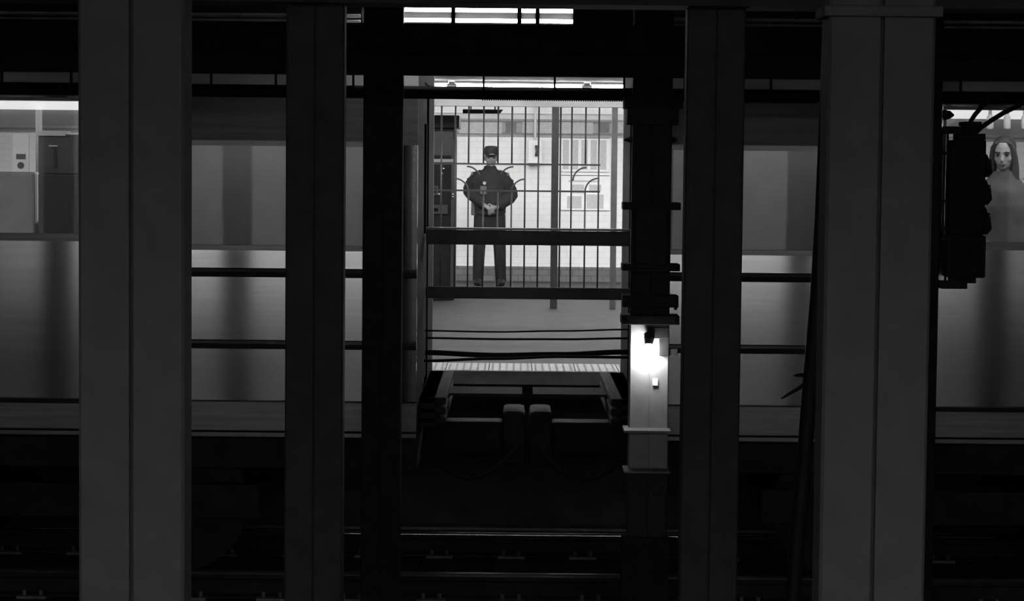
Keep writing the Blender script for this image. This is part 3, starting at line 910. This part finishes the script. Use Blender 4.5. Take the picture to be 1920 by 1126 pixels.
def passenger(px, Y, chin_py, hgt, label, coat, yaw, hair_long, body_yaw=0.0, skin=SKIN_F):
    c = at(px, chin_py, Y)
    k = (c.z - D_THR) / 1.435
    t = thing('person', label, 'person', (c.x, Y, D_THR), None, body_yaw)
    V = lambda p: tuple(v * k for v in p)
    b = MB()
    HM = head(b, k * 0.88, Vector((0, -0.005, 1.435)) * k, yaw, 0.10)
    b.tube([V((0, 0.012, 1.30)), V((0, 0.006, 1.40)), V((0, 0.0, 1.47))], [0.052, 0.048, 0.045], 14)
    sc = lambda L: [tuple(v * k for v in r) for r in L]
    b.rings(sc([(0, 0, 0.80, 0.12, 0.09), (0, 0, 0.88, 0.155, 0.105), (0, 0, 1.07, 0.125, 0.09), (0, 0, 1.2, 0.14, 0.1), (0, 0, 1.3, 0.145, 0.09), (0, 0, 1.36, 0.10, 0.065), (0, 0.005, 1.385, 0.055, 0.05)]))
    P = dict(sl=(-0.16, 0, 1.33), sr=(0.16, 0, 1.33), el=(-0.20, 0.03, 1.06), er=(0.20, 0.03, 1.06), wl=(-0.15, -0.14, 0.90), wr=(0.17, -0.12, 0.86),
             hl=(-0.09, 0, 0.86), hr=(0.09, 0, 0.86), kl=(-0.095, -0.02, 0.46), kr=(0.095, -0.02, 0.46), al=(-0.09, 0.01, 0.075), ar=(0.09, 0.01, 0.075))
    P = {n: V(v) for n, v in P.items()}
    for s in 'lr':
        limb(b, [P['s' + s], P['e' + s], P['w' + s]], [0.05, 0.04, 0.026])
        limb(b, [P['h' + s], P['k' + s], P['a' + s]], [0.08, 0.052, 0.036])
        a_ = P['a' + s]
        b.tube([(a_[0], a_[1] + 0.03, 0.045), (a_[0], a_[1] - 0.08, 0.04), (a_[0] * 1.1, a_[1] - 0.16, 0.03)], [0.035, 0.036, 0.022], 10)
        w_ = Vector(P['w' + s])
        sg = 1 if s == 'l' else -1
        hand(b, w_, w_ + Vector((0.01 * sg, -0.03, -0.07)), (0, -0.3, -1), (sg * 0.7, 0, -0.3), (sg * 0.3, -0.9, 0))
    b.build('body', skin, t, remesh=0.008)
    face_parts(HM, t, k)
    b = MB()
    b.rings(sc([(0, 0, 0.55, 0.22, 0.18), (0, 0, 0.70, 0.21, 0.165), (0, 0, 0.9, 0.195, 0.15), (0, 0, 1.07, 0.175, 0.14), (0, 0, 1.2, 0.18, 0.14), (0, 0, 1.29, 0.17, 0.12), (0, 0.005, 1.355, 0.12, 0.09), (0, 0.006, 1.395, 0.078, 0.075), (0, 0, 1.42, 0.068, 0.066)]), 28)
    for s in 'lr':
        limb(b, [P['s' + s], P['e' + s], lerp(P['e' + s], P['w' + s], 0.92)], [0.07, 0.066, 0.048])
    b.build('coat', coat, t, remesh=0.011)
    b = MB()
    for s in 'lr':
        limb(b, [P['h' + s], P['k' + s], (P['a' + s][0], P['a' + s][1], 0.06)], [0.09, 0.066, 0.05])
    b.build('trousers', TROUSER, t, remesh=0.012)
    for s in 'lr':
        a_ = P['a' + s]
        q = MB().tube([(a_[0], a_[1] + 0.07, 0.038), (a_[0], a_[1] - 0.07, 0.046), (a_[0] * 1.1, a_[1] - 0.19, 0.03)], [0.036, 0.042, 0.026], 12)
        q.box(a_[0] - 0.036, a_[0] + 0.036, a_[1] - 0.18, a_[1] + 0.085, 0.0, 0.03, 0.01)
        q.build('shoe', SHOE, t, remesh=0.009)
    h = MB()
    h.rings([(0, 0.045, 0.125, 0.078, 0.070), (0, 0.03, 0.165, 0.084, 0.092), (0, 0.014, 0.200, 0.076, 0.094), (0, 0.010, 0.228, 0.048, 0.062), (0, 0.01, 0.238, 0.014, 0.02)], 24)
    if hair_long:
        h.rings([(0, 0.05, -0.10, 0.085, 0.035), (0, 0.045, 0.0, 0.09, 0.045), (0, 0.045, 0.10, 0.085, 0.06), (0, 0.04, 0.17, 0.08, 0.07)], 20)
        for s in (-1, 1):
            h.tube([(s * 0.045, -0.068, 0.195), (s * 0.070, -0.05, 0.15), (s * 0.078, -0.028, 0.08), (s * 0.082, -0.015, 0.0), (s * 0.085, -0.01, -0.08), (s * 0.07, -0.012, -0.14)], [0.016, 0.022, 0.026, 0.030, 0.028, 0.012], 10)
    h.bm.transform(HM)
    h.build('hair', HAIR, t, remesh=0.008)
    return t


passenger(1882, 13.6, 316, 1.6, 'dark haired passenger in a grey coat behind the right car door window', COAT, -0.35, True)
passenger(1960, 14.15, 305, 1.7, 'passenger in a pale padded coat cut by the right edge of the picture', PALE_COAT, 0.5, False)

# ------------------------------------------------------------------ signal head
p0, p1 = at(1782, 262, Y3), at(1840, 520, Y3)
ox = p0.x
oz = p1.z
W, Hh = p1.x - p0.x, p0.z - p1.z
t = thing('signal_head', 'black railway signal head with hooded lenses hung right of the near column', 'signal', (ox, Y3, oz))
sy = lambda py: at(1810, py, Y3).z - oz
sxp = lambda px: at(px, 390, Y3).x - ox
MB().box(0, W * 0.98, -0.08, 0.13, sy(440), Hh, 0.012).box(-0.010, W * 1.03, -0.085, 0.135, 0.0, sy(440), 0.012).build('housing', COLUMN_SOOT, t)
MB().box(W * 0.18, W * 0.94, -0.086, -0.078, sy(430), Hh - 0.03, 0.004).build('access_door', COLUMN_SOOT, t)
for pa, pc in ((288, 332), (336, 384), (388, 440)):
    za, zc_ = sy(pa), sy(pc)
    zm, rr = (za + zc_) / 2, (za - zc_) / 2
    h = MB()
    h.tube([(W * 0.95, 0.02, zm), (W + 0.022, 0.02, zm), (W + 0.036, 0.02, zm + 0.004)], [rr * 0.98, rr, rr * 0.72], 20)
    hd = h.build('hood', SOOT, t, True)
    MB().tube([(W + 0.03, 0.02, zm), (W + 0.04, 0.02, zm)], rr * 0.6, 18).build('lens', GLASS, hd)
q = MB().box(W * 0.18, W * 0.98, -0.06, 0.11, Hh, Hh + 0.035, 0.008).box(sxp(1803), sxp(1829), -0.04, 0.08, Hh + 0.03, sy(234), 0.006).box(sxp(1800), sxp(1834), -0.05, 0.09, sy(236), sy(228), 0.003)
q.build('top_cap', SOOT, t)
MB().box(sxp(1766), sxp(1810), 0.0, 0.05, sy(251), sy(237), 0.003).build('arm', SOOT, t)
MB().box(sxp(1766), sxp(1815), -0.03, 0.06, sy(541), sy(526), 0.003).box(sxp(1785), sxp(1830), -0.05, 0.08, sy(530), 0.005, 0.004).build('lower_arm', SOOT, t)
MB().tube([(sxp(1777), 0.03, sy(535)), (sxp(1776), 0.03, sy(244))], 0.007, 8).build('mounting_rod', SOOT, t)
for py in (288, 378, 430, 448, 482):
    MB().box(sxp(1766), sxp(1785), 0.0, 0.05, sy(py) - 0.008, sy(py) + 0.012, 0.003).build('rod_clamp', SOOT, t)
for pts in (((1816, 236), (1819, 225), (1826, 214), (1838, 200), (1850, 184)), ((1826, 250), (1838, 238), (1858, 224), (1880, 210), (1900, 200), (1930, 184))):
    P = [(sxp(a_), 0.02, sy(b_)) for a_, b_ in pts]
    MB().tube(P, 0.0135, 10).build('cable', BLACK_RUBBER, t, True)
MB().tube([(sxp(1767), 0.03, sy(216)), (sxp(1780), 0.03, sy(215)), (sxp(1787), 0.03, sy(216))], [0.03, 0.022, 0.005], 10).build('insulator', SOOT, t)

# ------------------------------------------------------------------ leaning pole
t = thing('leaning_pole', 'long dark pole leaning left beside the near right column', 'pole', (0, 0, 0))
YP = 8.0
pts = [at(1556, 40, YP), at(1551, 200, YP), at(1543, 400, YP), at(1534, 560, YP), at(1520, 720, YP), at(1508, 860, YP), at(1492, 1050, YP), at(1484, 1180, YP), at(1472, 1330, YP)]
MB().tube(pts, [0.026, 0.028, 0.029, 0.030, 0.030, 0.027, 0.027, 0.028, 0.028], 12).build('pole', BLACK, t, True)
MB().tube([at(1510, 703, YP - 0.01), at(1498, 703, YP - 0.02), at(1489, 704, YP - 0.03)], [0.008, 0.007, 0.003], 8).build('stub', BLACK, t)
MB().tube([at(1512, 718, YP - 0.02), at(1497, 728, YP - 0.03), at(1481, 737, YP - 0.04), at(1465, 747, YP - 0.05)], [0.009, 0.007, 0.006, 0.003], 8).build('twig', BLACK, t)

# ------------------------------------------------------------------ track
def rail_profile(y, zt):
    h = [(0.036, 0.0), (0.030, 0.008), (0.0, 0.011), (-0.030, 0.008), (-0.036, 0.0), (-0.036, -0.022), (-0.012, -0.036), (-0.010, -0.115), (-0.066, -0.128), (-0.066, -0.14),
         (0.066, -0.14), (0.066, -0.128), (0.010, -0.115), (0.012, -0.036), (0.036, -0.022)]
    return [(y + a_, zt - 0.011 + b_) for a_, b_ in h]


for y, lab in ((13.45, 'steel running rail nearer the camera, under the train gap'), (14.98, 'bright running rail nearer the platform, under the train gap')):
    t = thing('running_rail', lab, 'rail', (0, y, RAIL_Z), 'running rails under the train')
    n = 9
    top = [(0.033 * math.cos(math.pi * k / n), 0.016 * math.sin(math.pi * k / n) - 0.016) for k in range(n + 1)]
    MB().prism(top + [(-0.036, -0.03), (0.036, -0.03)], 'x', -HW, HW).build('rail_head', RAIL if y > 14 else RAIL_SHADED, t, True)
    MB().prism([(a_ - y, b_ - RAIL_Z) for a_, b_ in rail_profile(y, RAIL_Z - 0.012)], 'x', -HW, HW).build('rail_web', RAIL_SIDE, t)
    pl0 = None
    for k in range(14):
        for sy_ in (-1, 1):
            if pl0 is None:
                pl = MB().box(-0.09, 0.09, 0.060, 0.14, 0, 0.018, 0.003)
                for sx in (-0.05, 0.05):
                    pl.tube([(sx, 0.095, 0.0), (sx, 0.095, 0.05)], 0.014, 8)
                pl0 = o = pl.build('tie_plate', PLATE, t)
            else:
                o = pl0.copy()
                S.collection.objects.link(o)
            o.location = (-3.35 + 0.48 * k, 0, -0.163)
            o.rotation_euler = (0, 0, 0 if sy_ < 0 else math.pi)
tz = RAIL_Z - 0.163
xt = -3.35
tie0 = None
i = 0
while xt < 3.4:
    lab = 'dark wooden railway tie under the train'
    if tie0 is None:
        tie0 = thing('railway_tie', lab, 'railway tie', (xt, 14.2, tz), 'ties under the train')
        MB().box(-0.11, 0.11, -1.2, 1.2, -0.17, 0, 0.01).build('tie', TIE, tie0)
    else:
        c = copy_tree(tie0)
        c.location.x = xt
    i += 1
    xt += 0.48
pt = at(960, 988, 15.5)
t = thing('third_rail', 'dim third rail cover along the foot of the far platform', 'rail', (0, 15.48, pt.z))
MB().box(-HW, HW, -0.07, 0.07, -0.012, 0.01, 0.004).build('cover_board', PLATE, t)
for k in range(-3, 4):
    MB().box(k * 1.5 + 0.3 - 0.03, k * 1.5 + 0.3 + 0.03, -0.05, 0.05, BED - pt.z, -0.01).build('insulator', TIE, t)

# ------------------------------------------------------------------ fence
t = thing('iron_fence', 'tall iron fence of thin bars with curved ornaments across the platform', 'fence', (0, YF, 0))
zb_, zt2 = at(1000, 550, YF).z, zf(199)
xf = lambda px, py=360: at(px, py, YF).x
PO = ((1040, 0.036, 'dark'), (1151, 0.030, 'grey'), (786, 0.03, 'dark'))
for px, hw, k in PO:
    c = xf(px)
    MB().box(c - hw, c + hw, -hw, hw, 0.0, zt2, 0.004).build('post', FENCE if k == 'dark' else FENCE_GREY, t)
Z1, Z2 = at(1000, 308, YF).z, at(1000, 358, YF).z
full = (801, 827, 853, 984, 1009, 1050, 1071, 1122)
stop = (878, 906, 933, 959, 1097)
for px in full:
    c = xf(px)
    MB().tube([(c, 0, zb_), (c, 0, zt2)], 0.0085, 8).build('bar', FENCE, t, True)
for px in stop:
    c = xf(px)
    MB().tube([(c, 0, Z1), (c, 0, zt2)], 0.0085, 8).build('bar', FENCE, t, True)
    MB().tube([(c, 0, zb_), (c, 0, Z2)], 0.0085, 8).build('bar', FENCE, t, True)
for xa, xb in ((786, 1040), (1040, 1125)):
    for z in (Z1, Z2, zb_ + 0.02):
        MB().box(xf(xa), xf(xb), -0.009, 0.009, z - 0.009, z + 0.009).build('rail', FENCE, t)
r = xf(1097) - xf(1072)


def scroll(cx, cz, a0, a1, r):
    P = [(cx + r * math.cos(a0 + (a1 - a0) * k / 10), 0, cz + r * math.sin(a0 + (a1 - a0) * k / 10)) for k in range(11)]
    MB().tube(P, 0.008, 8).build('scroll', FENCE, t, True)


zs = lambda py: at(1000, py, YF).z
scroll(xf(1099), zs(338), math.pi / 2, math.pi, r)
scroll(xf(1122), zs(358), math.pi / 2, math.pi, r)
scroll(xf(853), zs(361), 0.15, math.pi / 2, r)
scroll(xf(984), zs(361), math.pi / 2, math.pi - 0.15, r)
scroll(xf(875), zs(338), 0.35, math.pi / 2, r)
scroll(xf(962), zs(338), math.pi / 2, math.pi - 0.35, r)

# ------------------------------------------------------------------ ticket machine behind the fence
YK = 24.0
p0, p1 = at(690, 216, YK), at(858, 216, YK)
t = thing('ticket_machine', 'large dark ticket machine left of the standing person', 'ticket machine', ((p0.x + p1.x) / 2, YK, 0))
hw = (p1.x - p0.x) / 2
kz = lambda py: at(830, py, YK).z
kx = lambda px: at(px, 320, YK).x - t.location.x
MB().box(-hw, hw - 0.02, 0, 0.7, 0.0, kz(238), 0.015).build('body', MACHINE, t)
MB().box(-hw, hw + 0.02, -0.08, 0.72, kz(240), kz(216), 0.01).build('header', MACHINE, t)
MB().box(kx(804), kx(850), -0.03, 0.0, kz(304), kz(298), 0.003).build('light_strip', mat('pale_panel', 0.5, 0.4), t)
MB().box(kx(795), kx(850), -0.012, 0.0, kz(292), kz(246), 0.005).build('upper_panel', MACHINE_GREY, t)
sc_ = MB()
panel(sc_, kx(803), kx(822), kz(366), kz(348), [(kx(807), kx(818), kz(362), kz(352))], -0.02, 0.0)
sc_.build('screen_frame', MACHINE_GREY, t)
MB().box(kx(807), kx(818), -0.008, 0.0, kz(362), kz(352)).build('screen', MACHINE, t)
MB().box(kx(803), kx(840), -0.025, 0.0, kz(401), kz(384), 0.004).build('ticket_slot', MACHINE_GREY, t)
MB().box(kx(807), kx(822), -0.03, -0.02, kz(396), kz(390)).build('slot_mouth', BLACK, t)
for px, py in ((829, 325), (824, 364), (850, 364), (850, 369), (832, 316)):
    MB().ball((kx(px), -0.02, kz(py)), 0.018, 0.02, 0.02).build('button', CHROME, t, True)
MB().box(kx(846), kx(856), -0.015, 0.0, 0.05, kz(262), 0.003).build('edge_trim', MACHINE_GREY, t)

# ------------------------------------------------------------------ things on the far wall
def wall_rect(px0, py0, px1, py1, th):
    p, q = at(px0, (py0 + py1) / 2, YW), at(px1, (py0 + py1) / 2, YW)
    return (p.x + q.x) / 2, (q.x - p.x) / 2, at((px0 + px1) / 2, py1, YW).z, at((px0 + px1) / 2, py0, YW).z


cx, hw, z0, z1 = wall_rect(1052, 258, 1143, 322, 0)
t = thing('timetable_board', 'pale timetable board of narrow printed columns above the map', 'notice board', (cx, YW - 0.03, z0))
MB().box(-hw, hw, 0, 0.03, 0, z1 - z0, 0.003).build('board', PAPER, t)
for k in range(5):
    a_ = -hw * 0.94 + k * hw * 0.385
    MB().box(a_, a_ + hw * 0.26, -0.003, 0.001, 0.03, z1 - z0 - 0.03).build('printed_column', PAPER_GREY, t)
MB().box(-hw, hw, -0.006, 0.0, z1 - z0 - 0.008, z1 - z0).build('frame', MACHINE_GREY, t)
cx, hw, z0, z1 = wall_rect(1052, 328, 1143, 394, 0)
t = thing('map_board', 'pale map board with grey printed blocks below the timetable', 'notice board', (cx, YW - 0.03, z0))
MB().box(-hw, hw, 0, 0.03, 0, z1 - z0, 0.003).build('board', PAPER, t)
random.seed(4)
for (fx, fz, fw, fh) in ((-0.75, 0.05, 0.6, 0.35), (0.05, 0.05, 0.7, 0.40), (-0.55, 0.48, 0.5, 0.25), (0.15, 0.55, 0.5, 0.18), (-0.7, 0.8, 1.2, 0.05)):
    MB().box(fx * hw, (fx + fw) * hw, -0.003, 0.001, fz * (z1 - z0), (fz + fh) * (z1 - z0)).build('printed_block', PAPER_GREY, t)
MB().box(-hw, hw, -0.006, 0.0, z1 - z0 - 0.008, z1 - z0).build('frame', MACHINE_GREY, t)
cx, hw, z0, z1 = wall_rect(990, 262, 1016, 306, 0)
t = thing('wall_phone', 'white box with a dark handset on the tiled wall', 'telephone', (cx, YW - 0.14, z0))
MB().box(-hw, hw, 0, 0.14, 0, z1 - z0, 0.012).build('box', PAPER, t)
MB().tube([(0.02, -0.03, 0.09), (0.02, -0.045, 0.15), (0.02, -0.03, 0.22)], [0.024, 0.014, 0.024], 10).build('handset', MACHINE_GREY, t, True)
MB().box(-hw * 0.9, hw * 0.3, -0.06, 0.1, -0.03, 0.0, 0.004).build('shelf', MACHINE_GREY, t)
p0, p1 = at(1004, 203, YW), at(1004, 262, YW)
tag(MB().tube([(p0.x, YW - 0.05, CEIL_FAR), (p0.x, YW - 0.05, p1.z)], 0.018, 12).build('wall_conduit', WHITE_PAINT, None, True),
    'white vertical conduit running down the wall to the white box', 'conduit')
p0, p1 = at(868, 205, 24.3), at(943, 213, 24.3)
t = thing('hanging_sign', 'thin dark sign hung under the ceiling above the standing person', 'sign', ((p0.x + p1.x) / 2, 24.3, p1.z))
hw = (p1.x - p0.x) / 2
MB().prism([(-hw, 0), (hw * 0.85, 0), (hw, p0.z - p1.z), (-hw, p0.z - p1.z)], 'y', -0.1, 0.1).build('panel', MACHINE, t)
for s in (-0.6, 0.6):
    MB().tube([(s * hw, 0, p0.z - p1.z), (s * hw, 0, CEIL_FAR - p1.z)], 0.008, 8).build('hanger', MACHINE, t)
tag(MB().box(at(1166, 287, YW).x, at(1240, 287, YW).x, YW - 0.04, YW, at(1180, 300, YW).z, at(1180, 286, YW).z, 0.004).build('wall_rail', PAPER),
    'pale wall rail right of the timetable board', 'rail')

# ------------------------------------------------------------------ lamps
def platform_lamp(x, y, z, glow, label, group):
    t = thing('platform_light', label, 'light', (x, y, z), group)
    MB().box(-0.62, 0.62, -0.09, 0.09, -0.025, 0.0, 0.004).build('housing', WHITE_PAINT, t)
    MB().prism([(-0.075, -0.025), (-0.06, -0.065), (0.06, -0.065), (0.075, -0.025)], 'x', -0.60, 0.60).build('diffuser', glow, t)
    return t


rows = ((18.2, 'over the platform edge', emit('edge_lamp_glow', EDGE_LAMP)), (21.6, 'between the edge and the fence', emit('mid_lamp_glow', MID_LAMP)),
        (25.3, 'above the person behind the fence', emit('back_lamp_glow', BACK_LAMP)))
for y, where, glow in rows:
    proto = None
    for k in range(-4, 5):
        lab = 'glowing ceiling light %s' % where
        o = platform_lamp(k * 1.3 + 0.05, y, CEIL_FAR, glow, lab, 'platform lights ' + where) if proto is None else copy_tree(proto)
        proto = proto or o
        o.location = (k * 1.3 + 0.05, y, CEIL_FAR)
proto = None
for k in range(-4, 5):
    o = platform_lamp(k * 1.3, -2.3, CEIL, emit('near_lamp_glow', NEAR_LAMP), 'ceiling light near the wall behind the camera', 'lights near the wall behind the camera') if proto is None else copy_tree(proto)
    proto = proto or o
    o.location = (k * 1.3, -2.3, CEIL)
proto = None
for k in range(-4, 5):
    if proto is None:
        t = thing('platform_light', 'added unseen trough light over the edge of the near platform', 'light', (0, 0.35, CEIL), 'added lights over the near platform edge')
        q = MB().box(-0.62, 0.62, -0.09, 0.09, -0.02, 0.0)
        q.box(-0.62, 0.62, -0.09, -0.08, -0.08, -0.02).box(-0.62, 0.62, 0.08, 0.09, -0.08, -0.02)  # side shades shaped to keep this added light off the column tops
        q.build('housing', COLUMN_DARK, t)
        MB().box(-0.60, 0.60, -0.07, 0.07, -0.04, -0.02).build('diffuser', emit('added_trough_glow', ADDED_TROUGH_LAMP), t)
        proto = o = t
    else:
        o = copy_tree(proto)
    o.location = (k * 1.3, 0.35, CEIL)
